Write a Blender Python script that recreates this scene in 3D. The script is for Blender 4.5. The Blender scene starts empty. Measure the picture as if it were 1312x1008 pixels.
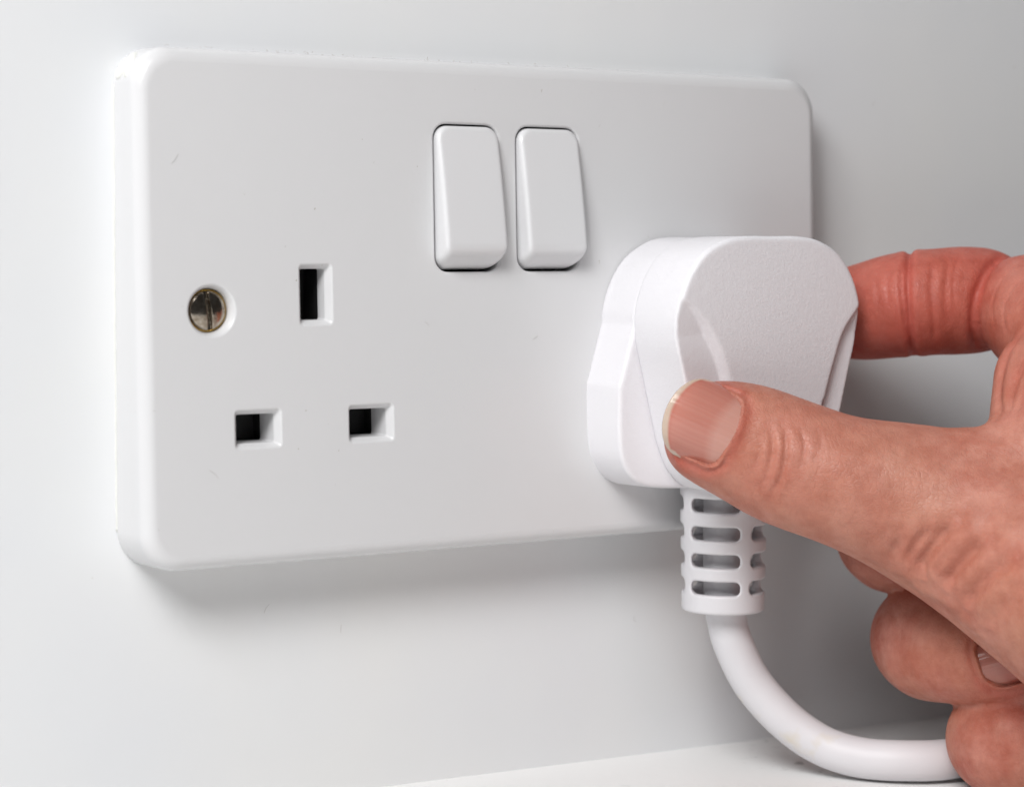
import bpy, bmesh, math, random
import numpy as np
from mathutils import Vector, Matrix, geometry, noise as mnoise

random.seed(7)
rng = np.random.default_rng(7)
S = 0.001                                   # everything below is written in millimetres
scene = bpy.context.scene
col = scene.collection

# ------------------------------------------------------------------ camera, world, lights
cam_d = bpy.data.cameras.new("camera")
cam = bpy.data.objects.new("camera", cam_d)
col.objects.link(cam)
scene.camera = cam
cam_d.sensor_width = 36.0
cam_d.lens = 2959.1 / 1312.0 * 36.0
cam_d.clip_start = 0.01
cam_d.clip_end = 50.0
yaw, pitch, roll = 0.57353, -0.0679, 0.00379
fwd = Vector((math.sin(yaw) * math.cos(pitch), math.cos(yaw) * math.cos(pitch), math.sin(pitch)))
rt = Vector((math.cos(yaw), -math.sin(yaw), 0.0))
up = rt.cross(fwd)
rt, up = rt * math.cos(roll) + up * math.sin(roll), up * math.cos(roll) - rt * math.sin(roll)
cam.matrix_world = Matrix((
    (rt.x, up.x, -fwd.x, -227.66611 * S),
    (rt.y, up.y, -fwd.y, -362.52343 * S),
    (rt.z, up.z, -fwd.z, 12.49895 * S),
    (0, 0, 0, 1)))
cam_d.dof.use_dof = True
cam_d.dof.focus_distance = 0.412
cam_d.dof.aperture_fstop = 16.0

world = bpy.data.worlds.new("World")
scene.world = world
world.use_nodes = True
bg = world.node_tree.nodes["Background"]
bg.inputs[0].default_value = (0.96, 0.97, 1.0, 1)
bg.inputs[1].default_value = 0.06


def area_light(name, loc, target, size, power, colour):
    d = bpy.data.lights.new(name, 'AREA')
    d.shape = 'SQUARE'
    d.size = size
    d.energy = power
    d.color = colour
    o = bpy.data.objects.new(name, d)
    col.objects.link(o)
    o.location = loc
    o.rotation_euler = (Vector(target) - Vector(loc)).to_track_quat('-Z', 'Y').to_euler()
    return o


area_light("softbox_key", (-0.50, -0.35, 0.42), (0.0, 0, -0.01), 0.25, 3.85, (0.99, 0.993, 1.0))
area_light("softbox_fill", (-0.42, -0.54, 0.58), (0.0, 0, -0.03), 0.34, 3.5, (1.0, 0.98, 0.97))
scene.view_settings.view_transform = 'Standard'
scene.view_settings.look = 'None'
scene.view_settings.exposure = -0.08
scene.view_settings.gamma = 1.0


# ------------------------------------------------------------------ node helpers
class Mat:
    def __init__(self, name, colour=(0.8, 0.8, 0.8), rough=0.4, metallic=0.0, spec=0.5):
        self.m = bpy.data.materials.new(name)
        self.m.use_nodes = True
        self.t = self.m.node_tree
        self.b = self.t.nodes["Principled BSDF"]
        self.b.inputs["Base Color"].default_value = (*colour, 1)
        self.b.inputs["Roughness"].default_value = rough
        self.b.inputs["Metallic"].default_value = metallic
        self.b.inputs["Specular IOR Level"].default_value = spec
        self.tc = self.t.nodes.new("ShaderNodeTexCoord")

    def node(self, typ, **kw):
        n = self.t.nodes.new(typ)
        for k, v in kw.items():
            if hasattr(n, k):
                setattr(n, k, v)
            else:
                n.inputs[k.replace("_", " ")].default_value = v
        return n

    def link(self, a, b):
        self.t.links.new(a, b)

    def noise(self, scale, detail=3.0, rough=0.5, vec=None):
        n = self.node("ShaderNodeTexNoise")
        n.inputs["Scale"].default_value = scale
        n.inputs["Detail"].default_value = detail
        n.inputs["Roughness"].default_value = rough
        self.link(vec or self.tc.outputs["Object"], n.inputs["Vector"])
        return n

    def ramp(self, fac, stops):
        n = self.node("ShaderNodeValToRGB")
        e = n.color_ramp.elements
        while len(e) < len(stops):
            e.new(0.5)
        for el, (p, c) in zip(e, stops):
            el.position = p
            el.color = (*c, 1) if len(c) == 3 else c
        self.link(fac, n.inputs[0])
        return n

    def mix(self, fac, a, b, mode='MIX'):
        n = self.node("ShaderNodeMix")
        n.data_type = 'RGBA'
        n.blend_type = mode
        if isinstance(fac, (int, float)):
            n.inputs[0].default_value = fac
        else:
            self.link(fac, n.inputs[0])
        for i, v in ((6, a), (7, b)):
            if isinstance(v, tuple):
                n.inputs[i].default_value = (*v, 1)
            else:
                self.link(v, n.inputs[i])
        return n.outputs[2]

    def bump(self, height, dist, strength=1.0, normal=None):
        n = self.node("ShaderNodeBump")
        n.inputs["Strength"].default_value = strength
        n.inputs["Distance"].default_value = dist
        self.link(height, n.inputs["Height"])
        if normal is not None:
            self.link(normal, n.inputs["Normal"])
        return n.outputs["Normal"]

    def base(self, sock):
        self.link(sock, self.b.inputs["Base Color"])

    def normal(self, sock):
        self.link(sock, self.b.inputs["Normal"])


def specks(M, base, tint, scale=260.0, lo=0.74, hi=0.80):
    """sparse small grime marks mixed over a base colour"""
    n = M.noise(scale, 2.0, 0.5)
    big = M.noise(scale * 0.06, 2.0, 0.5)
    s = M.ramp(n.outputs[0], [(lo, (0, 0, 0)), (hi, (1, 1, 1))])
    g = M.ramp(big.outputs[0], [(0.48, (0, 0, 0)), (0.62, (1, 1, 1))])
    f = M.mix(1.0, s.outputs[0], g.outputs[0], 'MULTIPLY')
    return M.mix(f, base, tint)


# glossy moulded white plastic of the faceplate
P_FACE = Mat("white_socket_plastic", (0.80, 0.80, 0.80), 0.27)
P_FACE.base(specks(P_FACE, (0.665, 0.665, 0.672), (0.42, 0.40, 0.36), 900.0, 0.755, 0.80))
n1 = P_FACE.noise(1500, 2)
n2 = P_FACE.noise(60, 2)
P_FACE.normal(P_FACE.bump(n1.outputs[0], 0.00004, 0.35, P_FACE.bump(n2.outputs[0], 0.0003, 0.25)))

P_ROCK = Mat("white_rocker_plastic", (0.69, 0.69, 0.70), 0.25)
n1 = P_ROCK.noise(1300, 2)
P_ROCK.normal(P_ROCK.bump(n1.outputs[0], 0.00004, 0.3))

# matt grained plastic of the plug
P_PLUG = Mat("white_grained_plug_plastic", (0.80, 0.795, 0.81), 0.5)
n1 = P_PLUG.noise(2000, 5, 0.72)
n2 = P_PLUG.noise(900, 2)
P_PLUG.normal(P_PLUG.bump(n1.outputs[0], 0.00014, 0.6, P_PLUG.bump(n2.outputs[0], 0.0001, 0.3)))
P_PLUG.base(specks(P_PLUG, (0.77, 0.76, 0.785), (0.55, 0.47, 0.36), 1000.0, 0.75, 0.80))

P_RUB = Mat("white_flexible_plastic", (0.68, 0.67, 0.69), 0.42)
n1 = P_RUB.noise(1100, 3)
P_RUB.normal(P_RUB.bump(n1.outputs[0], 0.00008, 0.4))
P_RUB.base(specks(P_RUB, (0.68, 0.67, 0.69), (0.50, 0.44, 0.36), 800.0, 0.74, 0.80))

P_CAB = Mat("white_cable_sheathing", (0.68, 0.67, 0.69), 0.5)
n1 = P_CAB.noise(240, 3)
P_CAB.normal(P_CAB.bump(n1.outputs[0], 0.0002, 0.25))
nb = P_CAB.noise(70, 4, 0.6)
fb = P_CAB.ramp(nb.outputs[0], [(0.60, (0, 0, 0)), (0.74, (1, 1, 1))])
P_CAB.base(P_CAB.mix(fb.outputs[0], (0.68, 0.67, 0.69), (0.64, 0.58, 0.48)))

P_DARK = Mat("dark_socket_interior", (0.012, 0.012, 0.012), 0.55)
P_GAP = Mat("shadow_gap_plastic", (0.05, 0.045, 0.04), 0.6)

M_NICK = Mat("tarnished_nickel", (0.45, 0.40, 0.33), 0.16, 1.0)
nn = M_NICK.noise(900, 4, 0.6)
M_NICK.base(M_NICK.ramp(nn.outputs[0], [(0.35, (0.24, 0.19, 0.14)), (0.65, (0.50, 0.45, 0.38))]).outputs[0])
M_NICK.normal(M_NICK.bump(nn.outputs[0], 0.00005, 0.4))
M_BRASS = Mat("worn_brass", (0.62, 0.40, 0.10), 0.25, 1.0)

# painted wall and ledge
M_WALL = Mat("white_wall_paint", (0.76, 0.77, 0.775), 0.34, 0.0, 0.5)
n1 = M_WALL.noise(420, 3, 0.55)
n2 = M_WALL.noise(26, 3, 0.5)
M_WALL.normal(M_WALL.bump(n1.outputs[0], 0.00008, 0.25, M_WALL.bump(n2.outputs[0], 0.0012, 0.22)))
cw = M_WALL.noise(16, 3, 0.5)
cwr = M_WALL.ramp(cw.outputs[0], [(0.3, (0.75, 0.765, 0.785)), (0.7, (0.785, 0.79, 0.785))])
M_WALL.base(specks(M_WALL, cwr.outputs[0], (0.52, 0.50, 0.45), 700.0, 0.76, 0.81))

M_LEDGE = Mat("white_ledge_paint", (0.87, 0.87, 0.86), 0.4)
M_LEDGE.base(specks(M_LEDGE, (0.87, 0.87, 0.86), (0.45, 0.45, 0.44), 360.0, 0.62, 0.72))
n1 = M_LEDGE.noise(500, 3)
M_LEDGE.normal(M_LEDGE.bump(n1.outputs[0], 0.0002, 0.35))

M_PAINT = Mat("old_cream_paint", (0.80, 0.78, 0.70), 0.45)
n1 = M_PAINT.noise(500, 3)
M_PAINT.base(M_PAINT.ramp(n1.outputs[0], [(0.3, (0.70, 0.705, 0.67)), (0.6, (0.74, 0.74, 0.71))]).outputs[0])
M_PAINT.normal(M_PAINT.bump(n1.outputs[0], 0.0001, 0.3))


# ------------------------------------------------------------------ object helpers
def link_mesh(name, me, mat, parent=None, smooth=True):
    me.name = name
    o = bpy.data.objects.new(name, me)
    col.objects.link(o)
    if mat is not None:
        me.materials.append(mat.m if isinstance(mat, Mat) else mat)
    if smooth:
        me.polygons.foreach_set("use_smooth", np.ones(len(me.polygons), dtype=bool))
    if parent is not None:
        o.parent = parent
        o.matrix_parent_inverse = parent.matrix_world.inverted()
    return o


def thing(name, label, cat, loc):
    o = bpy.data.objects.new(name, None)
    o.empty_display_size = 0.01
    col.objects.link(o)
    o.location = [v * S for v in loc]
    o.matrix_world = Matrix.Translation(o.location)
    o["label"] = label
    o["category"] = cat
    return o


def mesh_np(V, F):
    me = bpy.data.meshes.new("m")
    V = np.asarray(V, dtype=np.float64) * S
    me.from_pydata(V.tolist(), [], F.tolist() if hasattr(F, "tolist") else F)
    me.update()
    return me


def smin(a, b, k):
    h = np.maximum(k - np.abs(a - b), 0.0) / k
    return np.minimum(a, b) - h * h * k * 0.25


def smax(a, b, k):
    return -smin(-a, -b, k)


def surface_nets(D, org, h):
    """quads of the zero level of the sampled field D (negative inside)"""
    ins = D < 0
    nx, ny, nz = D.shape
    c = ins[:-1, :-1, :-1].astype(np.int8)
    tot = np.zeros((nx - 1, ny - 1, nz - 1), np.int8)
    for i in (0, 1):
        for j in (0, 1):
            for k in (0, 1):
                tot += ins[i:nx - 1 + i, j:ny - 1 + j, k:nz - 1 + k]
    act = (tot > 0) & (tot < 8)
    I = np.argwhere(act)
    idx = -np.ones(act.shape, np.int64)
    idx[act] = np.arange(len(I))
    cor = np.array([(i, j, k) for i in (0, 1) for j in (0, 1) for k in (0, 1)])
    vals = np.stack([D[I[:, 0] + a, I[:, 1] + b, I[:, 2] + c2] for a, b, c2 in cor], 1).astype(np.float64)
    acc = np.zeros((len(I), 3))
    cnt = np.zeros(len(I))
    for a in range(8):
        for b in range(a + 1, 8):
            if np.abs(cor[a] - cor[b]).sum() != 1:
                continue
            va, vb = vals[:, a], vals[:, b]
            m = (va < 0) != (vb < 0)
            t = np.where(m, va / np.where(m, va - vb, 1), 0)
            acc += np.where(m[:, None], cor[a] + t[:, None] * (cor[b] - cor[a]), 0)
            cnt += m
    V = org + h * (I + acc / cnt[:, None])
    Q = []
    for ax in range(3):
        sl0 = [slice(None)] * 3
        sl1 = [slice(None)] * 3
        sl0[ax] = slice(0, -1)
        sl1[ax] = slice(1, None)
        a, b = ins[tuple(sl0)], ins[tuple(sl1)]
        E = np.argwhere(a != b)
        u, v = (ax + 1) % 3, (ax + 2) % 3
        ok = (E[:, u] > 0) & (E[:, v] > 0) & (E[:, u] < D.shape[u] - 1) & (E[:, v] < D.shape[v] - 1)
        E = E[ok]
        flip = a[E[:, 0], E[:, 1], E[:, 2]]
        q = []
        for du, dv in ((1, 1), (0, 1), (0, 0), (1, 0)):
            e = E.copy()
            e[:, u] -= du
            e[:, v] -= dv
            q.append(idx[e[:, 0], e[:, 1], e[:, 2]])
        q = np.stack(q, 1)
        q[~flip] = q[~flip][:, ::-1]
        Q.append(q)
    return V, np.concatenate(Q)


def sdf_mesh(f, lo, hi, h, steps=2):
    lo, hi = np.array(lo, float), np.array(hi, float)
    n = np.ceil((hi - lo) / h).astype(int) + 1
    ax = [lo[i] + h * np.arange(n[i]) for i in range(3)]
    D = f(ax[0][:, None, None], ax[1][None, :, None], ax[2][None, None, :])
    D = np.broadcast_to(D, n)
    V, Q = surface_nets(D, lo, h)
    e = h * 0.2
    for _ in range(steps):
        d = f(V[:, 0], V[:, 1], V[:, 2])
        g = np.stack([f(V[:, 0] + e * (i == 0), V[:, 1] + e * (i == 1), V[:, 2] + e * (i == 2)) - d for i in range(3)], 1) / e
        gn = np.maximum((g * g).sum(1), 0.2)
        V = V - np.clip(d / gn, -h * .6, h * .6)[:, None] * g
    return V, Q


def poly_sdf(P, x, z):
    P = np.asarray(P, float)
    x, z = np.broadcast_arrays(x, z)
    d = np.full(x.shape, 1e9)
    s = np.ones(x.shape)
    for i in range(len(P)):
        a, b = P[i], P[i - 1]
        ex, ez = b - a
        wx, wz = x - a[0], z - a[1]
        t = np.clip((wx * ex + wz * ez) / (ex * ex + ez * ez + 1e-12), 0, 1)
        d = np.minimum(d, (wx - ex * t) ** 2 + (wz - ez * t) ** 2)
        c1, c2, c3 = z >= a[1], z < b[1], ex * wz > ez * wx
        flip = (c1 & c2 & c3) | (~c1 & ~c2 & ~c3)
        s = np.where(flip, -s, s)
    return s * np.sqrt(d)


def spline(P, n=6, closed=True):
    P = np.asarray(P, float)
    out = []
    N = len(P)
    for i in range(N if closed else N - 1):
        if closed:
            p0, p1, p2, p3 = P[i - 1], P[i], P[(i + 1) % N], P[(i + 2) % N]
        else:
            p0, p1, p2, p3 = P[max(i - 1, 0)], P[i], P[i + 1], P[min(i + 2, N - 1)]
        for t in np.arange(n) / n:
            out.append(0.5 * (2 * p1 + (p2 - p0) * t + (2 * p0 - 5 * p1 + 4 * p2 - p3) * t * t + (3 * p1 - p0 - 3 * p2 + p3) * t ** 3))
    if not closed:
        out.append(P[-1])
    return np.array(out)


def round_extrude(d2, w, r):
    """join a 2D distance and a slab distance with an edge of radius r"""
    a, b = d2 + r, w + r
    return np.minimum(np.maximum(a, b), 0) + np.sqrt(np.maximum(a, 0) ** 2 + np.maximum(b, 0) ** 2) - r


def rrect(hx, hz, r, n=8, cx=0.0, cz=0.0):
    out = []
    for sx, sz, a0 in ((1, 1, 0), (-1, 1, 90), (-1, -1, 180), (1, -1, 270)):
        for k in range(n + 1):
            a = math.radians(a0 + 90.0 * k / n)
            out.append((cx + sx * (hx - r) + r * math.cos(a), cz + sz * (hz - r) + r * math.sin(a)))
    return out


def tube(path, radius, seg=32, n=8, wob=0.0):
    P = spline(path, n, closed=False)
    T = np.gradient(P, axis=0)
    T /= np.linalg.norm(T, axis=1)[:, None]
    ref = np.array([0.0, 1.0, 0.0])
    V, F = [], []
    u = np.cross(T[0], ref)
    for i, (p, t) in enumerate(zip(P, T)):
        u = u - t * (u @ t)
        u /= np.linalg.norm(u)
        v = np.cross(t, u)
        for k in range(seg):
            a = 2 * math.pi * k / seg
            r = radius * (1 + wob * mnoise.noise(Vector((i * .25, k * .2, 3.1))))
            V.append(p + r * (u * math.cos(a) + v * math.sin(a)))
    for i in range(len(P) - 1):
        for k in range(seg):
            k2 = (k + 1) % seg
            F.append((i * seg + k, i * seg + k2, (i + 1) * seg + k2, (i + 1) * seg + k))
    F.append(tuple(range(seg))[::-1])
    F.append(tuple((len(P) - 1) * seg + k for k in range(seg)))
    return V, F


# ------------------------------------------------------------------ setting
def slab(name, corners, thick, mat, sub=1):
    """a flat block: four corners of its visible face (counter-clockwise seen from outside) pushed back by thick"""
    c = [Vector(p) for p in corners]
    nrm = (c[1] - c[0]).cross(c[3] - c[0]).normalized()
    V = [tuple(p) for p in c] + [tuple(p - nrm * thick) for p in c]
    F = [(0, 1, 2, 3), (7, 6, 5, 4), (0, 4, 5, 1), (1, 5, 6, 2), (2, 6, 7, 3), (3, 7, 4, 0)]
    o = link_mesh(name, mesh_np(V, F), mat, None, smooth=False)
    o["kind"] = "structure"
    return o


slab("wall", [(-700, 0, -300), (900, 0, -300), (900, 0, 700), (-700, 0, 700)], 60, M_WALL)
LZ = lambda x: -88.6 - 0.0165 * (x - 20)
slab("ledge", [(-700, -420, LZ(-700)), (900, -420, LZ(900)), (900, 2, LZ(900)), (-700, 2, LZ(-700))], 40, M_LEDGE)

# ------------------------------------------------------------------ the double socket
socket = thing("double_socket", "white plastic double wall socket with two rocker switches, its left outlet empty", "wall socket", (0, 0, 0))
TILT = 0.036


def face_y(z):
    return -9.9 + TILT * z


EX, EZ = -40.1, 2.35
SLOTS = [(EX, EZ, 2.35, 4.4), (EX - 11.5, -20.3, 3.55, 2.45), (EX + 10.5, -20.2, 3.65, 2.45)]
ROCK = [(-9.15, 19.25, 6.6, 12.95), (8.3, 19.25, 6.6, 12.95)]
SCREW = (-59.85, -0.15)


def build_faceplate():
    V, F = [], []

    def loop(pts, y):
        i0 = len(V)
        for x, z in pts:
            yy = face_y(z) + y if y is not None else 0.0
            V.append((x, yy, z))
        return list(range(i0, len(V)))

    def bridge(a, b):
        n = len(a)
        for i in range(n):
            j = (i + 1) % n
            F.append((a[i], a[j], b[j], b[i]))

    NS = 12
    rings = []
    hx, hz, rr, R = 73.0, 43.85, 6.5, 2.4
    rings.append(loop(rrect(hx, hz, rr, NS), None))
    for y in (7.0, 4.6, R):
        ins = 0.25 * (9.9 - y) / 9.9
        rings.append(loop(rrect(hx - ins, hz - ins, rr - ins * .5, NS), y))
    for k in range(1, 8):
        a = math.radians(90 * k / 7)
        ins = 0.25 + R * (1 - math.cos(a))
        rings.append(loop(rrect(hx - ins, hz - ins, max(rr - ins * .45, 1.2), NS), R * (1 - math.sin(a))))
    for a, b in zip(rings, rings[1:]):
        bridge(a, b)
    outer = rings[-1]
    holes = []
    # pin slots: softened chamfer, then straight white walls
    for cx, cz, wx, wz in SLOTS:
        prev = None
        for o, y in ((1.1, 0.0), (0.9, 0.05), (0.72, 0.2), (0.35, 0.85), (0.15, 1.18), (0.04, 1.34), (0.0, 1.6), (0.0, 3.9 if wz > wx else 6.6)):
            L = loop(rrect(wx + o, wz + o, 0.35 + o * .45, 3, cx, cz), y)
            if prev is None:
                holes.append(L)
            else:
                bridge(L, prev)
            prev = L
    # rocker openings: tiny rounded lip
    for cx, cz, wx, wz in ROCK:
        prev = None
        for o, y in ((0.75, 0.0), (0.5, 0.06), (0.28, 0.25), (0.2, 0.55), (0.2, 5.5)):
            L = loop(rrect(wx + o, wz + o, 2.5 + o, 6, cx, cz), y)
            if prev is None:
                holes.append(L)
            else:
                bridge(L, prev)
            prev = L
    # screw recess
    prev = None
    for r, y in ((4.75, 0.0), (4.5, 0.05), (4.25, 0.22), (3.95, 0.8), (3.8, 1.3), (3.75, 2.0), (3.75, 4.6), (0.6, 4.6)):
        L = loop([(SCREW[0] + r * math.cos(2 * math.pi * k / 40), SCREW[1] + r * math.sin(2 * math.pi * k / 40)) for k in range(40)], y)
        if prev is None:
            holes.append(L)
        else:
            bridge(L, prev)
        prev = L
    polys = [outer] + holes
    flat = [i for L in polys for i in L]
    tess = geometry.tessellate_polygon([[Vector((V[i][0], V[i][2], 0)) for i in L] for L in polys])
    for t in tess:
        a, b, c = (flat[i] for i in t)
        n = (Vector(V[b]) - Vector(V[a])).cross(Vector(V[c]) - Vector(V[a]))
        F.append((a, b, c) if n.y < 0 else (a, c, b))
    me = mesh_np(V, F)
    bm = bmesh.new()
    bm.from_mesh(me)
    bmesh.ops.recalc_face_normals(bm, faces=bm.faces)
    big = max(bm.faces, key=lambda f: f.calc_area())
    if big.normal.y > 0:
        bmesh.ops.reverse_faces(bm, faces=bm.faces)
    bm.to_mesh(me)
    bm.free()
    o = link_mesh("faceplate", me, P_FACE, socket)
    w = o.modifiers.new("weighted_normals", 'WEIGHTED_NORMAL')
    w.keep_sharp = False
    w.weight = 100
    w.mode = 'FACE_AREA'
    return o


build_faceplate()


def box_open(cx, cz, wx, wz, y0, y1):
    """dark cavity behind an opening, open towards the room"""
    V = [(cx + sx * wx, y, cz + sz * wz) for y in (y0, y1) for sx, sz in ((-1, -1), (1, -1), (1, 1), (-1, 1))]
    F = [(4, 5, 6, 7), (0, 1, 5, 4), (1, 2, 6, 5), (2, 3, 7, 6), (3, 0, 4, 7)]
    return V, F


for cx, cz, wx, wz in SLOTS:
    y = face_y(cz)
    link_mesh("pin_slot", mesh_np(*box_open(cx, cz, wx + 0.02, wz + 0.02, y + (3.85 if wz > wx else 6.55), y + 9.2)), P_DARK, socket, smooth=False)
for cx, cz, wx, wz in ROCK:
    y = face_y(cz)
    link_mesh("switch_well", mesh_np(*box_open(cx, cz, wx + 0.25, wz + 0.25, y + 1.0, y + 6.5)), P_GAP, socket, smooth=False)


def rocker(cx, cz, wx, wz, push):
    out = np.array(rrect(wx - .12, wz - .12, 2.5, 8, cx, cz))
    y0 = face_y(cz)

    def f(x, y, z):
        d2 = poly_sdf(out, x, z)
        t = (z - (cz + wz)) / (2 * wz)                          # 0 at the top, -1 at the bottom
        front = y0 - 0.15 + (4.3 + push) * t - 0.35 * np.sin(math.pi * -np.clip(t, -1, 0))
        a = (front - y) / math.hypot(1, (4.3 + push) / (2 * wz))
        k = 0.9
        zb = cz - wz
        b = ((y0 - y) * 0.60 + (zb - z) * 0.80) + 0.15          # sloping lower face
        d = smax(smax(d2, a, k), b, 1.6)
        return smax(d, y - (y0 + 5.0), .3)

    V, Q = sdf_mesh(f, (cx - wx - 1, y0 - 6, cz - wz - 1), (cx + wx + 1, y0 + 6, cz + wz + 1), 0.3)
    return link_mesh("rocker_switch", mesh_np(V, Q), P_ROCK, socket)


rocker(*ROCK[0], 0.1)
rocker(*ROCK[1], 0.0)

# slotted screw: brass rim, nickel domed head with a driven slot
sx, sz = SCREW
sx -= 0.1
ys = face_y(0) + 1.15


def lathe(prof, seg=48):
    V, F = [], []
    for r, y in prof:
        for k in range(seg):
            a = 2 * math.pi * k / seg
            V.append((r * math.cos(a), y, r * math.sin(a)))
    for i in range(len(prof) - 1):
        for k in range(seg):
            k2 = (k + 1) % seg
            F.append((i * seg + k, (i + 1) * seg + k, (i + 1) * seg + k2, i * seg + k2))
    return V, F


def screw_head():
    ang = math.radians(8)
    ca, sa = math.cos(ang), math.sin(ang)

    def f(x, y, z):
        X, Y, Z = x - sx, y - ys, z - sz
        rad = np.sqrt(X * X + Z * Z)
        dome = np.sqrt(X * X + (Y - 8.2) ** 2 + Z * Z) - 8.6
        d = smax(smax(rad - 3.35, dome, .35), Y - 1.6, .2)
        u = X * ca + Z * sa
        cut = np.maximum(np.abs(u) - 0.42, Y - 0.75)
        return smax(d, -cut, .12)

    V, Q = sdf_mesh(f, (sx - 4, ys - 1, sz - 4), (sx + 4, ys + 2.2, sz + 4), 0.11)
    h = link_mesh("screw", mesh_np(V, Q), M_NICK, socket)
    V, F = lathe([(3.32, 0.75), (3.34, 0.62), (3.46, 0.55), (3.58, 0.66), (3.6, 1.0), (3.6, 2.4), (3.0, 2.4)])
    V = [(a + sx, b + ys, c + sz) for a, b, c in V]
    link_mesh("rim", mesh_np(V, F), M_BRASS, h)


screw_head()

# old paint that sealed the plate's left edge to the wall, and a dab on its top left corner
bead = [(-73.05 + rng.normal(0, .02), -0.05 - abs(rng.normal(0, .05)), z) for z in np.linspace(37.5, -37.5, 26)]
V, F = tube(bead, 0.2, 10, 4, 0.35)
link_mesh("paint_bead", mesh_np(V, F), M_PAINT, socket)


def paint_dab():
    blobs = [(-72.2, -1.6, 39.6, 1.5), (-71.4, -3.4, 41.0, 1.5), (-71.9, -4.2, 38.9, 1.0), (-70.4, -2.4, 41.8, 1.2)]
    out = np.array(rrect(73.0, 43.85, 6.5, 12))

    def f(x, y, z):
        s = poly_sdf(out, x, z) + 0.02
        d = None
        for a, b, c, r in blobs:
            q = np.sqrt((x - a) ** 2 + (y - b) ** 2 + (z - c) ** 2) - r
            d = q if d is None else smin(d, q, .9)
        return smax(d, s - 0.16, .25)

    V, Q = sdf_mesh(f, (-76, -7, 30), (-66, 2, 46), 0.2)
    link_mesh("paint_dab", mesh_np(V, Q), M_PAINT, socket)


paint_dab()

# ------------------------------------------------------------------ the plug
PX = 40.65
plug = thing("power_plug", "white three-pin plug pushed into the right outlet, gripped by thumb and finger", "plug", (PX, -10, 0))


def mirror(h):
    h = [tuple(p) for p in h]
    return h + [(-x, z) for x, z in h[::-1] if x > 0.01]


SHELL = spline(mirror([(0, 12.5), (6, 12.5), (11, 11.75), (15.8, 9.3), (19.3, 4.8), (21.1, -0.8), (21.0, -6), (19.5, -12), (17.7, -19), (15.7, -26), (13, -31), (8.5, -34), (0, -34.3)]), 5)
_h = np.concatenate([spline([(0, 12.4), (6, 12.4), (10.6, 11.6), (15.7, 8.6), (19.0, 4.2), (20.7, -0.5), (21.0, -3.6)], 5, closed=False),
                     np.array([(24.0, -13.6), (24.35, -14.6)]),
                     spline([(24.4, -15.5), (24.3, -24.5), (23.2, -29.3), (20.0, -32.8), (14, -34.2), (0, -34.6)], 5, closed=False)])
BASE = np.array(mirror(_h))


def f_base(x, y, z):
    X = x - PX
    d2 = poly_sdf(BASE, X, z)
    w = np.abs(y + 15.2) - 5.4
    return round_extrude(d2 + 0.03 * (-9.9 - y), w, 0.7)


V, Q = sdf_mesh(f_base, (PX - 26, -22, -37), (PX + 26, -8.5, 15), 0.4)
link_mesh("plug_base", mesh_np(V, Q), P_PLUG, plug)

CUT_L = spline([(-24, 3.4), (-21.4, 2.1), (-19.3, 0.9), (-17.6, -.3), (-14.4, -3.6), (-11.6, -8.1), (-9.7, -13.1), (-8.9, -18), (-8.6, -38)], 5, closed=False).tolist() + [(-32, -38), (-32, 3.4)]
CUT_R = spline([(24.5, 3.8), (22.2, 1.7), (20.3, -.8), (17, -4.9), (14.7, -10.6), (12.7, -16.8), (11.8, -20), (10.8, -38)], 5, closed=False).tolist() + [(32, -38), (32, 3.8)]


def f_shell(x, y, z):
    X = x - PX
    d2 = poly_sdf(SHELL, X, z)
    w = np.abs(y + 27.6) - 7.1
    d = round_extrude(d2 - 0.012 * (-20 - y), w, 0.9)
    # finger scoops: a step along the curve, running out towards the edge of the cover
    ramp = np.clip((3.0 - z) / 8.0, 0, 1)
    pl, pr = poly_sdf(CUT_L, X, z), poly_sdf(CUT_R, X, z)
    cl = np.maximum((pl + 0.95 * (y + 34.7)) * .72, y + 34.7 - np.clip(1.5 + 0.10 * pl, .2, 2) * ramp)
    cr = np.maximum((pr + 0.45 * (y + 34.7)) * .9, y + 34.7 - np.clip(1.7 + 0.06 * pr, .2, 2) * ramp)
    d = smax(d, -cl, .5)
    d = smax(d, -cr, .4)
    # parting groove against the base
    return d


V, Q = sdf_mesh(f_shell, (PX - 24, -36, -37), (PX + 24, -19, 15), 0.35)
link_mesh("plug_cover", mesh_np(V, Q), P_PLUG, plug)

SY = -20.8


def f_sheath(x, y, z):
    X, Y = x - PX, y - SY
    rad = np.sqrt(X * X + Y * Y)
    R = 7.75 + 0.022 * (z + 57.6)
    d = round_extrude(rad - R, np.abs(z + 44.8) - 12.8, 0.55)
    bore = rad - 6.1
    d = np.maximum(d, -np.maximum(bore, -(z + 56.0)))              # hollow above a closed rim
    u, v = X * .777 - Y * -.629, X * .629 - Y * .777
    for zc in (-37.3, -42.5, -47.6, -52.7):
        for a, b in ((u, v), (v, u)):
            # slot pointing along +-b, wide along a
            bx = np.abs(a) - 4.6 + 1.0
            bz = np.abs(z - zc) - 1.3 + 1.0
            cut = np.sqrt(np.maximum(bx, 0) ** 2 + np.maximum(bz, 0) ** 2) + np.minimum(np.maximum(bx, bz), 0) - 1.0
            cut = np.maximum(cut, 3.9 - np.abs(b))
            d = smax(d, -cut, .5)
    return d


V, Q = sdf_mesh(f_sheath, (PX - 10, SY - 10, -59), (PX + 10, SY + 10, -31), 0.3)
sheath = link_mesh("strain_relief", mesh_np(V, Q), P_RUB, plug)

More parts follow.
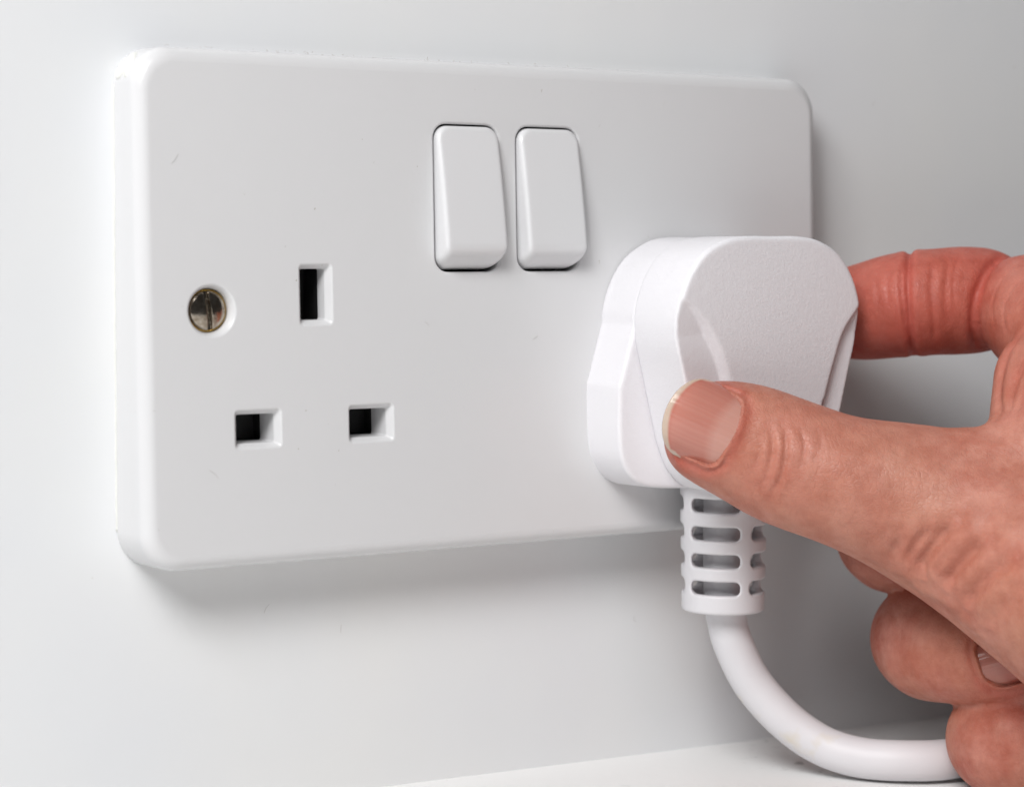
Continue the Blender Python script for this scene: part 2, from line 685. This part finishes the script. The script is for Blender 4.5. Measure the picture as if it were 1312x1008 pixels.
CABLE = [(PX, SY, -34.5), (PX, SY, -45), (PX + .2, SY, -54), (41.7, -20.8, -59.9), (43.3, -21.3, -65.2), (46.4, -23, -72), (50.9, -27, -78.6), (55.6, -32, -83.1), (60.0, -37.8, -84.9), (65.5, -43.6, -85.1), (73.0, -46.8, -85.2), (84, -45.5, -85.4), (105, -41, -85.8), (150, -42, -86.6), (210, -34, -87.6), (300, -26, -89.1), (420, -24, -91.0)]
V, F = tube(CABLE, 3.8, 40, 8, 0.012)
link_mesh("power_cable", mesh_np(V, F), P_CAB, plug)


# ------------------------------------------------------------------ lint and dust caught on the plate and the wall
def lint():
    V, F = [], []

    def add(path, r):
        v, f = tube(path, r, 5, 4)
        o = len(V)
        V.extend(v)
        F.extend(tuple(i + o for i in q) for q in f)

    spots = [(-60, -27.5, 2.2), (-66, 25, 2.0), (-18, -3, 1.0),
             (5, -6, 1.2), (20, 33, .5)]
    for x, z, L in spots:
        a = rng.uniform(0, 2 * math.pi)
        c = rng.normal(0, .4)
        y = face_y(z) - 0.06
        P = []
        for t in np.linspace(-.5, .5, 4):
            P.append((x + L * t * math.cos(a) - c * t * t * L * math.sin(a), y, z + L * t * math.sin(a) + c * t * t * L * math.cos(a)))
        add(P, 0.024)
    for x, z, L in [(-45, -53, 1.8), (-30, -58, 1.5), (-95, 62, 1.8), (-110, -10, 1.2), (35, -62, 1.2), (95, 40, 1.0)]:
        a = rng.uniform(0, 2 * math.pi)
        c = rng.normal(0, .4)
        P = [(x + L * t * math.cos(a) - c * t * t * L * math.sin(a), -0.06, z + L * t * math.sin(a) + c * t * t * L * math.cos(a)) for t in np.linspace(-.5, .5, 4)]
        add(P, 0.03)
    # dust along the top of the plate
    for k in range(70):
        x = rng.uniform(-66, 66)
        if rng.random() < .5:
            x = -40 + rng.normal(0, 22)
        x = float(np.clip(x, -66, 66))
        L = rng.uniform(.2, .8)
        a = rng.uniform(0, math.pi)
        y = rng.uniform(-7.0, -0.4)
        P = [(x + L * t * math.cos(a), y + .3 * t, 43.9 + 0.05 + max(0, L * t * math.sin(a))) for t in np.linspace(-.5, .5, 3)]
        add(P, rng.uniform(.025, .06))
    o = link_mesh("lint", mesh_np(V, F), Mat("grey_lint", (0.52, 0.50, 0.48), 0.9))
    o["kind"] = "stuff"


lint()

# ------------------------------------------------------------------ the hand
# HAND_BEGIN
THUMB_WEB = [[55.88, -61.0, -29.87, 8.8], [67.84, -71.0, -29.61, 9.2]]
THUMB = [[21.18, -40.0, -21.6, 6.3], [28.72, -42.0, -23.86, 7.6], [34.87, -46.5, -27.27, 8.9], [42.9, -53.0, -30.59, 9.7], [52.24, -58.0, -33.84, 11.7], [60.69, -66.0, -39.1, 13.4], [69.26, -83.0, -46.63, 17.8], [73.26, -97.0, -52.45, 20]]
THUMB_OFF = [1.9, 1.8, 1.3, 0.6, 0, 0, 0, 0]
THUMB_SIDE = [-0.318, 0.1472, -0.9366]
INDEX = [[72.77, -17.0, -2.42, 7.6], [73.91, -23.0, -1.8, 8.4], [76.36, -32.0, -0.08, 9.2], [89.53, -38.0, 0.67, 9.8], [90.93, -49.0, -0.55, 10.0], [87.11, -66.0, -7.97, 11.5], [83.19, -80.0, -15.53, 13]]
MIDDLE = [[87.39, -56.0, -43.43, 7.6], [76.13, -44.0, -45.94, 8.4], [74.28, -30.0, -44.55, 9.9], [89.19, -46.0, -38.69, 10.5], [92.53, -72.0, -33.41, 12.5]]
RING = [[78.65, -66.0, -61.97, 7.8], [71.35, -57.0, -63.53, 8.5], [74.35, -41.0, -63.31, 10.4], [95.91, -44.0, -60.57, 10.8], [97.39, -70.0, -52.67, 12.5]]
PINKY = [[81.49, -76.0, -77.36, 7.2], [78.0, -69.0, -78.98, 8.4], [77.27, -58.0, -79.66, 9.8], [92.37, -60.0, -77.19, 10], [94.34, -76.0, -68.8, 11.5]]
PALM = [[[83.19, -80.0, -15.53, 13], [102.42, -112.0, -47.51, 19]], [[92.53, -72.0, -33.41, 12.5], [102.42, -112.0, -47.51, 19]], [[97.39, -70.0, -52.67, 12.5], [98.95, -112.0, -61.91, 18]], [[94.34, -76.0, -68.8, 11.5], [98.95, -112.0, -61.91, 18]], [[73.26, -97.0, -52.45, 20], [102.42, -112.0, -47.51, 19]], [[102.42, -112.0, -47.51, 19], [98.95, -112.0, -61.91, 18]], [[102.42, -112.0, -47.51, 19], [122.02, -140.0, -57.05, 23]], [[98.95, -112.0, -61.91, 18], [122.02, -140.0, -57.05, 23]], [[122.02, -140.0, -57.05, 23], [187.0, -226.0, -57.0, 26]], [[83.19, -80.0, -15.53, 13], [94.34, -76.0, -68.8, 11.5]], [[83.19, -80.0, -15.53, 13], [73.26, -97.0, -52.45, 20]]]
WEB = [[79.3, -66.0, -13.42, 10], [73.39, -72.0, -23.99, 11]]
THUMB_NAIL = [[21.436, -48.502, -21.806], [10.578, -43.344, -16.447], [19.376, -47.496, -13.12], [13.118, -44.581, -26.341], [-0.428, -0.904, 0.003]]
RING_NAIL = [[65.306, -62.822, -63.744], [73.15, -71.863, -59.707], [69.341, -65.961, -56.009], [69.291, -69.009, -67.657], [-0.78, -0.605, 0.162]]
CREASES = [([[26.66, -51.0, -20.08], [26.67, -52.12, -23.39], [26.0, -52.16, -27.43], [25.33, -51.11, -30.48]], 0.35, 0.55), ([[28.79, -52.22, -19.81], [28.34, -53.69, -24.03], [27.36, -53.5, -29.01], [26.57, -51.54, -32.42]], 0.38, 0.5), ([[31.06, -53.5, -19.81], [30.96, -55.56, -23.32], [29.43, -56.02, -27.95]], 0.25, 0.5), ([[25.13, -50.78, -22.07], [24.59, -50.87, -25.43], [23.95, -50.21, -28.31]], 0.18, 0.5), ([[33.78, -55.07, -20.08], [33.47, -56.93, -22.65], [32.05, -57.85, -25.9]], 0.15, 0.5), ([[79.66, -28.88, 8.69], [73.16, -35.3, 7.88], [70.7, -37.63, 4.4], [70.24, -38.69, -1.43], [72.55, -36.94, -6.83], [77.95, -31.77, -8.35]], 0.75, 0.65), ([[71.43, -35.47, 7.74], [69.23, -37.32, 3.67], [69.26, -38.26, -1.43], [70.64, -37.5, -5.89]], 0.35, 0.45), ([[67.95, -32.41, 5.8], [66.72, -33.41, 2.88], [66.49, -34.62, -0.76]], 0.15, 0.45), ([[69.25, -34.22, 6.56], [67.69, -35.37, 3.21], [67.33, -36.28, -0.29]], 0.15, 0.45), ([[75.7, -38.97, 8.06], [73.33, -41.19, 2.98], [73.81, -41.45, -2.87], [76.02, -39.63, -7.39]], 0.25, 0.6), ([[79.01, -39.88, 8.8], [75.54, -42.63, 2.99], [75.83, -42.87, -2.86]], 0.22, 0.6), ([[80.85, -40.47, 9.1], [77.2, -42.93, 4.45], [76.78, -43.72, -1.38]], 0.16, 0.5), ([[89.78, -43.37, 8.82], [83.77, -44.61, 5.61], [80.49, -44.81, -0.23], [82.56, -43.02, -5.92], [86.36, -41.06, -8.75]], 0.7, 0.8), ([[86.22, -51.82, 8.18], [82.08, -51.02, 4.85], [79.68, -50.95, -0.05], [78.69, -52.87, -4.74]], 0.15, 0.4), ([[82.48, -55.8, 5.36], [79.9, -54.88, 2.06], [78.36, -55.13, -1.78], [77.14, -57.63, -5.25]], 0.15, 0.4), ([[75.11, -63.34, -4.71], [71.84, -63.21, -8.43], [68.3, -64.99, -14.53], [63.16, -69.73, -19.57]], 0.6, 1.1), ([[69.23, -69.31, -10.16], [67.18, -69.36, -14.24], [63.36, -71.61, -19.18]], 0.5, 0.9), ([[66.21, -72.41, -14.71], [64.88, -72.49, -17.4], [63.03, -73.64, -19.98]], 0.35, 0.8), ([[47.76, -67.91, -46.74], [47.76, -68.21, -42.76], [48.24, -71.29, -39.05], [48.74, -74.69, -35.75]], 1.5, 1.2), ([[45.68, -66.0, -44.64], [45.36, -67.25, -41.48], [45.75, -69.49, -38.54], [46.29, -71.57, -36.19]], 0.9, 1.0), ([[44.54, -63.26, -44.07], [43.78, -65.22, -40.78], [43.45, -67.69, -38.04]], 0.7, 1.0), ([[48.83, -72.22, -48.03], [49.38, -73.49, -45.34], [49.81, -76.92, -41.46], [50.29, -80.99, -38.36]], 1.15, 1.3), ([[50.11, -75.89, -50.75], [50.11, -78.43, -47.32], [50.61, -82.63, -43.22], [51.05, -86.12, -40.85]], 1.0, 1.4), ([[51.46, -79.64, -53.82], [50.74, -83.04, -50.47], [50.47, -87.92, -46.49]], 0.5, 1.6), ([[47.46, -70.35, -46.13], [47.21, -72.66, -42.59], [47.68, -75.51, -39.6]], 0.4, 0.7), ([[65.52, -39.72, -56.32], [62.49, -45.26, -58.95], [61.18, -47.21, -62.91]], 0.2, 0.7), ([[63.38, -53.64, -57.82], [62.35, -56.86, -61.55], [62.24, -56.68, -65.85]], 0.15, 0.7)]
# HAND_END

M_SKIN = Mat("skin", (0.5, 0.2, 0.14), 0.52, 0.0, 0.34)
att = M_SKIN.node("ShaderNodeAttribute")
att.attribute_name = "tone"
sep = M_SKIN.node("ShaderNodeSeparateColor")
M_SKIN.link(att.outputs["Color"], sep.inputs[0])
mot = M_SKIN.noise(150, 4, 0.6)
mot2 = M_SKIN.noise(45, 3, 0.5)
c0 = M_SKIN.ramp(mot.outputs[0], [(0.36, (0.37, 0.105, 0.068)), (0.64, (0.485, 0.205, 0.152))]).outputs[0]
c1 = M_SKIN.mix(M_SKIN.ramp(mot2.outputs[0], [(0.35, (0, 0, 0)), (0.7, (.55, .55, .55))]).outputs[0], c0, (0.43, 0.20, 0.12))
c2 = M_SKIN.mix(sep.outputs[0], c1, (0.43, 0.075, 0.055))       # red channel: blood-flushed skin
c3 = M_SKIN.mix(sep.outputs[1], c2, (0.47, 0.23, 0.16))          # green channel: paler skin
M_SKIN.b.inputs["Subsurface Weight"].default_value = 0.22
M_SKIN.b.inputs["Subsurface Radius"].default_value = (1.0, 0.35, 0.2)
M_SKIN.b.inputs["Subsurface Scale"].default_value = 0.0025
vor = M_SKIN.node("ShaderNodeTexVoronoi")
vor.feature = 'DISTANCE_TO_EDGE'
vor.inputs["Scale"].default_value = 1050
wv = M_SKIN.noise(350, 2)
vm = M_SKIN.node("ShaderNodeVectorMath")
vm.operation = 'MULTIPLY_ADD'
M_SKIN.link(wv.outputs["Color"], vm.inputs[0])
vm.inputs[1].default_value = (0.0025, 0.0025, 0.0025)
M_SKIN.link(M_SKIN.tc.outputs["Object"], vm.inputs[2])
M_SKIN.link(vm.outputs[0], vor.inputs["Vector"])
vr = M_SKIN.ramp(vor.outputs["Distance"], [(0.0, (0, 0, 0)), (0.12, (1, 1, 1))])
pn = M_SKIN.noise(620, 4, 0.6)
# fine wrinkles that run across the fingers, in patches
wm = M_SKIN.node("ShaderNodeMapping")
wm.inputs["Scale"].default_value = (900, 620, 150)
M_SKIN.link(vm.outputs[0], wm.inputs["Vector"])
wr = M_SKIN.noise(1.0, 3, 0.55, wm.outputs[0])
wrr = M_SKIN.ramp(wr.outputs[0], [(0.30, (0, 0, 0)), (0.46, (.8, .8, .8)), (0.62, (1, 1, 1))])
pm = M_SKIN.noise(75, 2)
pmr = M_SKIN.ramp(pm.outputs[0], [(0.38, (.15, .15, .15)), (0.66, (1, 1, 1))])
wx = M_SKIN.mix(pmr.outputs[0], (.8, .8, .8), wrr.outputs[0])
M_SKIN.normal(M_SKIN.bump(vr.outputs[0], 0.00007, 0.45, M_SKIN.bump(wx, 0.00019, 0.42, M_SKIN.bump(pn.outputs[0], 0.00028, 0.36))))
# small blotches and a lighter, greener cast in places
bl = M_SKIN.noise(330, 4, 0.65)
blr = M_SKIN.ramp(bl.outputs[0], [(0.30, (0.92, 0.86, 0.85)), (0.52, (1.03, 1.01, 1.02)), (0.74, (1.12, 1.14, 1.15))])
M_SKIN.base(M_SKIN.mix(1.0, c3, blr.outputs[0], 'MULTIPLY'))
rr = M_SKIN.ramp(pn.outputs[0], [(0.3, (.36, .36, .36)), (0.7, (.62, .62, .62))])
M_SKIN.link(rr.outputs[0], M_SKIN.b.inputs["Roughness"])

M_NAIL = Mat("fingernail", (0.7, 0.4, 0.33), 0.2, 0.0, 0.5)
att = M_NAIL.node("ShaderNodeAttribute")
att.attribute_name = "tone"
M_NAIL.base(att.outputs["Color"])
M_NAIL.b.inputs["Subsurface Weight"].default_value = 0.1
M_NAIL.b.inputs["Subsurface Scale"].default_value = 0.001


class Field:
    """distance field on a grid, each limb only evaluated near itself"""

    def __init__(self, lo, hi, h):
        self.lo, self.h = np.array(lo, float), h
        self.n = np.ceil((np.array(hi) - self.lo) / h).astype(int) + 1

    def empty(self):
        return np.full(self.n, 30.0, np.float32)

    def block(self, lo, hi):
        a = np.clip(np.floor((np.array(lo) - self.lo) / self.h).astype(int), 0, self.n)
        b = np.clip(np.ceil((np.array(hi) - self.lo) / self.h).astype(int) + 1, 0, self.n)
        sl = tuple(slice(i, j) for i, j in zip(a, b))
        ax = [(self.lo[i] + self.h * np.arange(a[i], b[i])).astype(np.float32) for i in range(3)]
        return sl, (ax[0][:, None, None], ax[1][None, :, None], ax[2][None, None, :])


def cone_sdf(x, y, z, A, B, ra, rb):
    A, B = np.asarray(A, np.float32), np.asarray(B, np.float32)
    e = B - A
    L2 = float(e @ e)
    t = np.clip(((x - A[0]) * e[0] + (y - A[1]) * e[1] + (z - A[2]) * e[2]) / L2, 0, 1)
    d = np.sqrt((x - A[0] - t * e[0]) ** 2 + (y - A[1] - t * e[1]) ** 2 + (z - A[2] - t * e[2]) ** 2)
    return d - (ra + (rb - ra) * t)


def chain_into(fl, D, nodes, k):
    for a, b in zip(nodes, nodes[1:]):
        A, B = np.array(a[:3]), np.array(b[:3])
        m = max(a[3], b[3]) + k + 4
        sl, (x, y, z) = fl.block(np.minimum(A, B) - m, np.maximum(A, B) + m)
        if D[sl].size:
            D[sl] = smin(D[sl], cone_sdf(x, y, z, A, B, a[3], b[3]), np.float32(k))
    return D


def smooth_chain(nodes, n=3):
    return spline(np.array(nodes, float), n, closed=False).tolist()


def build_hand():
    lo, hi, h = (8, -258, -108), (218, -2, 24), 0.72
    fl = Field(lo, hi, h)
    palm = fl.empty()
    for pr in PALM:
        chain_into(fl, palm, pr, 9.0)
    chain_into(fl, palm, WEB, 4.0)
    chain_into(fl, palm, THUMB_WEB, 3.0)
    side = np.array(THUMB_SIDE)
    th = np.array(THUMB)
    for s in (-1, 1):
        t = th.copy()
        t[:, :3] += s * np.array(THUMB_OFF)[:, None] * side
        chain_into(fl, palm, smooth_chain(t, 3), 3.0)
    D = palm
    gx = [(fl.lo[i] + h * np.arange(fl.n[i])).astype(np.float32) for i in range(3)]
    for nodes in (INDEX, MIDDLE, RING, PINKY):
        F = fl.empty()
        if nodes is INDEX:                       # the strongly bent finger folds sharply at its middle joint
            chain_into(fl, F, smooth_chain(nodes[:4], 3), 2.5)
            F2 = fl.empty()
            chain_into(fl, F2, smooth_chain(nodes[4:], 3), 2.5)
            F = smin(F, F2, np.float32(0.7))
        else:
            chain_into(fl, F, smooth_chain(nodes, 3), 2.5)
        m = nodes[-1]
        r2 = ((gx[0][:, None, None] - m[0]) ** 2 + (gx[1][None, :, None] - m[1]) ** 2 + (gx[2][None, None, :] - m[2]) ** 2)
        k = (0.45 + 9.0 * np.exp(-r2 / ((13.0 if nodes is INDEX else 20.0) ** 2))).astype(np.float32)
        D = smin(D, F, k)
    V, Q = surface_nets(D, fl.lo, h)
    return V, Q


HV, HQ = build_hand()


def vertex_normals(V, Q):
    n = np.cross(V[Q[:, 2]] - V[Q[:, 0]], V[Q[:, 3]] - V[Q[:, 1]])
    N = np.zeros_like(V)
    for c in range(4):
        for a in range(3):
            N[:, a] += np.bincount(Q[:, c], n[:, a], len(V))
    return N / np.maximum(np.linalg.norm(N, axis=1), 1e-9)[:, None]


def smooth_mesh(V, Q, it, lam=0.5):
    E = np.concatenate([Q[:, [0, 1]], Q[:, [1, 2]], Q[:, [2, 3]], Q[:, [3, 0]]])
    deg = np.bincount(E.ravel(), minlength=len(V)).astype(float)
    for i in range(it):
        for l in (lam, -lam * 1.03):
            A = np.zeros_like(V)
            for a in range(3):
                A[:, a] = np.bincount(E[:, 0], V[E[:, 1], a], len(V)) + np.bincount(E[:, 1], V[E[:, 0], a], len(V))
            V = V + l * (A / deg[:, None] - V)
    return V


def subdivide(V, Q):
    """linear 1:4 split of every quad"""
    E = np.concatenate([Q[:, [0, 1]], Q[:, [1, 2]], Q[:, [2, 3]], Q[:, [3, 0]]])
    Es = np.sort(E, 1)
    U, inv = np.unique(Es[:, 0] * len(V) + Es[:, 1], return_inverse=True)
    m = (V[U // len(V)] + V[U % len(V)]) / 2
    c = V[Q].mean(1)
    n, ne, nq = len(V), len(m), len(Q)
    e = n + inv.reshape(4, nq).T
    f = n + ne + np.arange(nq)
    q = np.concatenate([np.stack([Q[:, i], e[:, i], f, e[:, i - 1]], 1) for i in range(4)])
    return np.concatenate([V, m, c]), q


HV = smooth_mesh(HV, HQ, 3)
HV, HQ = subdivide(HV, HQ)
HV = smooth_mesh(HV, HQ, 3)


def seg_dist(P, poly):
    poly = np.asarray(poly, float)
    best = np.full(len(P), 1e9)
    for a, b in zip(poly, poly[1:]):
        e = b - a
        t = np.clip(((P - a) @ e) / (e @ e + 1e-12), 0, 1)
        best = np.minimum(best, np.linalg.norm(P - a - t[:, None] * e, axis=1))
    return best


tone = np.zeros((len(HV), 4))
tone[:, 3] = 1
# flush of the pinched index finger and of the finger ends
for nodes, amt, rad in ((INDEX[:4], 0.72, 14.0), (INDEX[4:6], 0.35, 15.0), (RING[:3], 0.1, 12.0), (PINKY[:3], 0.08, 12.0), (MIDDLE[:3], 0.3, 12.0), (THUMB[:3], 0.16, 12)):
    pts = np.array(nodes)[:, :3]
    d = seg_dist(HV, pts) if len(pts) > 1 else np.linalg.norm(HV - pts[0], axis=1)
    tone[:, 0] = np.maximum(tone[:, 0], amt * np.clip(1.6 - d / rad, 0, 1))
pts = np.array(THUMB)[3:6, :3]
tone[:, 1] = 0.35 * np.clip(1.8 - seg_dist(HV, pts) / 16, 0, 1)

# creases: the polyline is snapped to the skin and pressed in, with a slight roll on both sides
me_tmp = mesh_np(HV, HQ)
from mathutils.bvhtree import BVHTree
bvh = BVHTree.FromPolygons([tuple(v) for v in HV], HQ.tolist())
HN = vertex_normals(HV, HQ)
disp = np.zeros(len(HV))
for poly, dep, wid in CREASES:
    P = spline(poly, 5, closed=False)
    P = np.array([list(bvh.find_nearest(Vector(q))[0]) for q in P])
    near = np.where((np.abs(HV - P.mean(0)) < (np.abs(P - P.mean(0)).max() + 6)).all(1))[0]
    d = seg_dist(HV[near], P)
    end = np.minimum(np.linalg.norm(HV[near] - P[0], axis=1), np.linalg.norm(HV[near] - P[-1], axis=1))
    fade = np.clip(end / 3.0, 0.1, 1)
    disp[near] += fade * (-dep * np.exp(-(d / wid) ** 2) + 0.16 * dep * np.exp(-((d - 2.4 * wid) / (1.3 * wid)) ** 2))
    tone[near, 0] = np.clip(tone[near, 0] + 0.22 * min(dep, .8) * np.exp(-(d / (1.6 * wid)) ** 2), 0, 1)
# low relief of tendons and flesh
lf = np.array([mnoise.noise(Vector(v * 0.11)) for v in HV[::1]]) if len(HV) < 60000 else None
HV = HV + HN * disp[:, None]

hand = None
NAILS = []


def nail_patch(prox, tip, sa, sb, nrm, arch, rise, bow=0.15, power=6, rc=2.2, nu=56, nv=64, thick=0.4):
    prox, tip, sa, sb, nrm = (np.array(v, float) for v in (prox, tip, sa, sb, nrm))
    ax = tip - prox
    L = np.linalg.norm(ax)
    ax /= L
    w = np.linalg.norm(sa - sb) / 2 * 0.96
    b = np.cross(nrm, ax)
    b /= np.linalg.norm(b)
    n = np.cross(ax, b)
    if n @ nrm < 0:
        n = -n
    c = (prox + tip + sa + sb) / 4
    c = c - ax * ((c - prox) @ ax)
    return dict(c=c, ax=ax, b=b, n=n, L=L, w=w, arch=arch, rise=rise, nu=nu, nv=nv, thick=thick, bow=bow, power=power, rc=rc)


def nail_surface(N, u, v):
    """u 0..1 from root to free edge, v -1..1 across; returns points"""
    w = N['w'] * (0.93 + 0.10 * np.sin(np.clip(u, 0, 1) * 2.4))
    # root edge bows back a little, free edge is rounded
    u0 = N['bow'] * np.abs(v) ** N['power']
    u1 = 1.0 - 0.47 * (1 - np.sqrt(np.maximum(1 - 0.97 * v ** 2, 0)))
    uu = u0 + (u1 - u0) * u
    s = v * w
    R = N['arch']
    drop = R - np.sqrt(np.maximum(R * R - s * s, 0.01))
    lz = N['rise'] * (np.sin(np.clip(uu, 0, 1) * math.pi * .62)) - 0.9 * np.clip(uu - .62, 0, 1) ** 2 * 6
    return N['c'] + uu[..., None] * N['L'] * N['ax'] + s[..., None] * N['b'] + (lz - drop)[..., None] * N['n'], uu


def press_bed(N, V, HN):
    """let the skin sink under the nail and swell round its sides and root"""
    q = V - N['c']
    u = (q @ N['ax']) / N['L']
    s = (q @ N['b']) / N['w']
    t = q @ N['n']
    near = (u > -.6) & (u < 1.35) & (np.abs(s) < 1.6) & (t > -7) & (t < 6)
    i = np.where(near)[0]
    uu, ss = u[i], s[i]
    vv = np.clip(ss, -1, 1)
    P, _ = nail_surface(N, np.clip((uu - .10 * vv ** 4) / (1 - .47 * (1 - np.sqrt(np.maximum(1 - .97 * vv ** 2, 0))) - .1 * vv ** 4), 0, 1), vv)
    target = ((P - N['c']) @ N['n'])
    # signed distance to the outline in mm, positive outside
    su = np.maximum(-uu * N['L'], (uu - 1) * N['L'])
    ssd = (np.abs(ss) - 1) * N['w']
    rc = N['rc']
    o = np.hypot(np.maximum(su + rc, 0), np.maximum(ssd + rc, 0)) + np.minimum(np.maximum(su + rc, ssd + rc), 0) - rc
    held = np.clip((.80 - uu) / .12, 0, 1)                # sides and root are held under the skin, the tip is free
    inside = np.clip((-o - .40 * held) / .45, 0, 1)
    dz = np.zeros(len(i))
    tt = t[i]
    dz += inside * (target - .30 - tt)
    root = (uu < .9)
    lip = np.exp(-((o - .30) / .70) ** 2) * held * (1 - inside)
    dz += lip * np.clip(target + 0.16 - tt, -.8, .8)
    mid = np.clip(1 - o / 3.2, 0, 1) * (o > 0) * root * (1 - lip)
    dz += mid * np.clip(target - 0.2 - tt, -.6, .5) * .6
    V[i] += dz[:, None] * N['n']
    return V, i, np.exp(-((o - .6) / 1.0) ** 2) * (o > -.3)


TN = nail_patch(*THUMB_NAIL, arch=7.9, rise=0.6)
RN = nail_patch(*RING_NAIL, arch=6.4, rise=0.1, bow=0.42, power=2.6, rc=4.2)
HV, near, rim = press_bed(RN, HV, HN)
tone[near, 0] = np.clip(tone[near, 0] + .25 * rim, 0, 1)
HV, near, rim = press_bed(TN, HV, HN)
tone[near, 0] = np.clip(tone[near, 0] + .30 * rim, 0, 1)

me = mesh_np(HV, HQ)
ca = me.color_attributes.new("tone", 'FLOAT_COLOR', 'POINT')
ca.data.foreach_set("color", np.clip(tone, 0, 1).ravel())
hand = link_mesh("hand", me, M_SKIN)
hand["label"] = "right hand pinching the white plug between thumb and index finger, other fingers curled"
hand["category"] = "hand"


def build_nail(name, N, free=0.085, lunula=0.33, tint=1.0):
    nu, nv = N['nu'], N['nv']
    U, Vv = np.meshgrid(np.linspace(0, 1, nu), np.linspace(-1, 1, nv), indexing='ij')
    P, uu = nail_surface(N, U, Vv)
    ridge = np.array([mnoise.noise(Vector((k * .55, 0.3, 1.7))) for k in range(nv)])
    P = P + (0.07 * ridge)[None, :, None] * N['n']
    top = P.reshape(-1, 3)
    bot = (P - N['thick'] * N['n']).reshape(-1, 3)
    V = np.concatenate([top, bot])
    F = []
    m = nu * nv
    for i in range(nu - 1):
        for j in range(nv - 1):
            a, b, c, d = i * nv + j, i * nv + j + 1, (i + 1) * nv + j + 1, (i + 1) * nv + j
            F.append((a, b, c, d))
            F.append((m + d, m + c, m + b, m + a))
    edge = [i * nv for i in range(nu)] + [(nu - 1) * nv + j for j in range(1, nv)] + [i * nv + nv - 1 for i in range(nu - 2, -1, -1)] + [j for j in range(nv - 2, 0, -1)]
    for a, b in zip(edge, edge[1:] + edge[:1]):
        F.append((b, a, m + a, m + b))
    C = np.zeros((nu, nv, 4))
    C[..., 3] = 1
    pink = np.array((0.50, 0.19, 0.145))
    pale = np.array((0.60, 0.34, 0.28))
    cream = np.array((0.56, 0.44, 0.35))
    rose = np.array((0.48, 0.14, 0.10))
    st = np.array([0.5 + 0.5 * mnoise.noise(Vector((k * .8, 4.3, 0))) for k in range(nv)])
    a = np.clip((lunula * np.sqrt(np.maximum(1 - (Vv * 1.05) ** 2, 0)) - U) / .16 + .5, 0, 1)[..., None] * .62
    base = pink + (pale - pink) * (0.32 * st)[None, :, None]
    base = base + (rose - base) * (np.clip((np.abs(Vv) - .6) / .4, 0, 1) * .5)[..., None]
    base = base * (1 - a) + pale * a
    fe = free * (0.75 + 0.5 * (Vv * N.get('flip', 1) > 0) * np.abs(Vv))
    dist = np.minimum((1 - U), (1.02 - np.abs(Vv)) * 0.8 + np.clip(.80 - U, 0, 1) * .45)
    e = np.clip((fe - dist) / .035 + .5, 0, 1)[..., None]
    ln = np.exp(-((dist - fe - .01) / .03) ** 2)[..., None] * .5
    base = base * (1 - ln) + rose * ln
    base = base * (1 - e) + cream * e
    C[..., :3] = base * tint
    me = mesh_np(V, F)
    bm = bmesh.new()
    bm.from_mesh(me)
    bmesh.ops.recalc_face_normals(bm, faces=bm.faces)
    bm.to_mesh(me)
    bm.free()
    ca = me.color_attributes.new("tone", 'FLOAT_COLOR', 'POINT')
    ca.data.foreach_set("color", np.concatenate([C.reshape(-1), C.reshape(-1)]))
    return link_mesh(name, me, M_NAIL, hand)


build_nail("fingernail", TN)
build_nail("fingernail", RN, tint=np.array((0.78, 0.64, 0.62)))
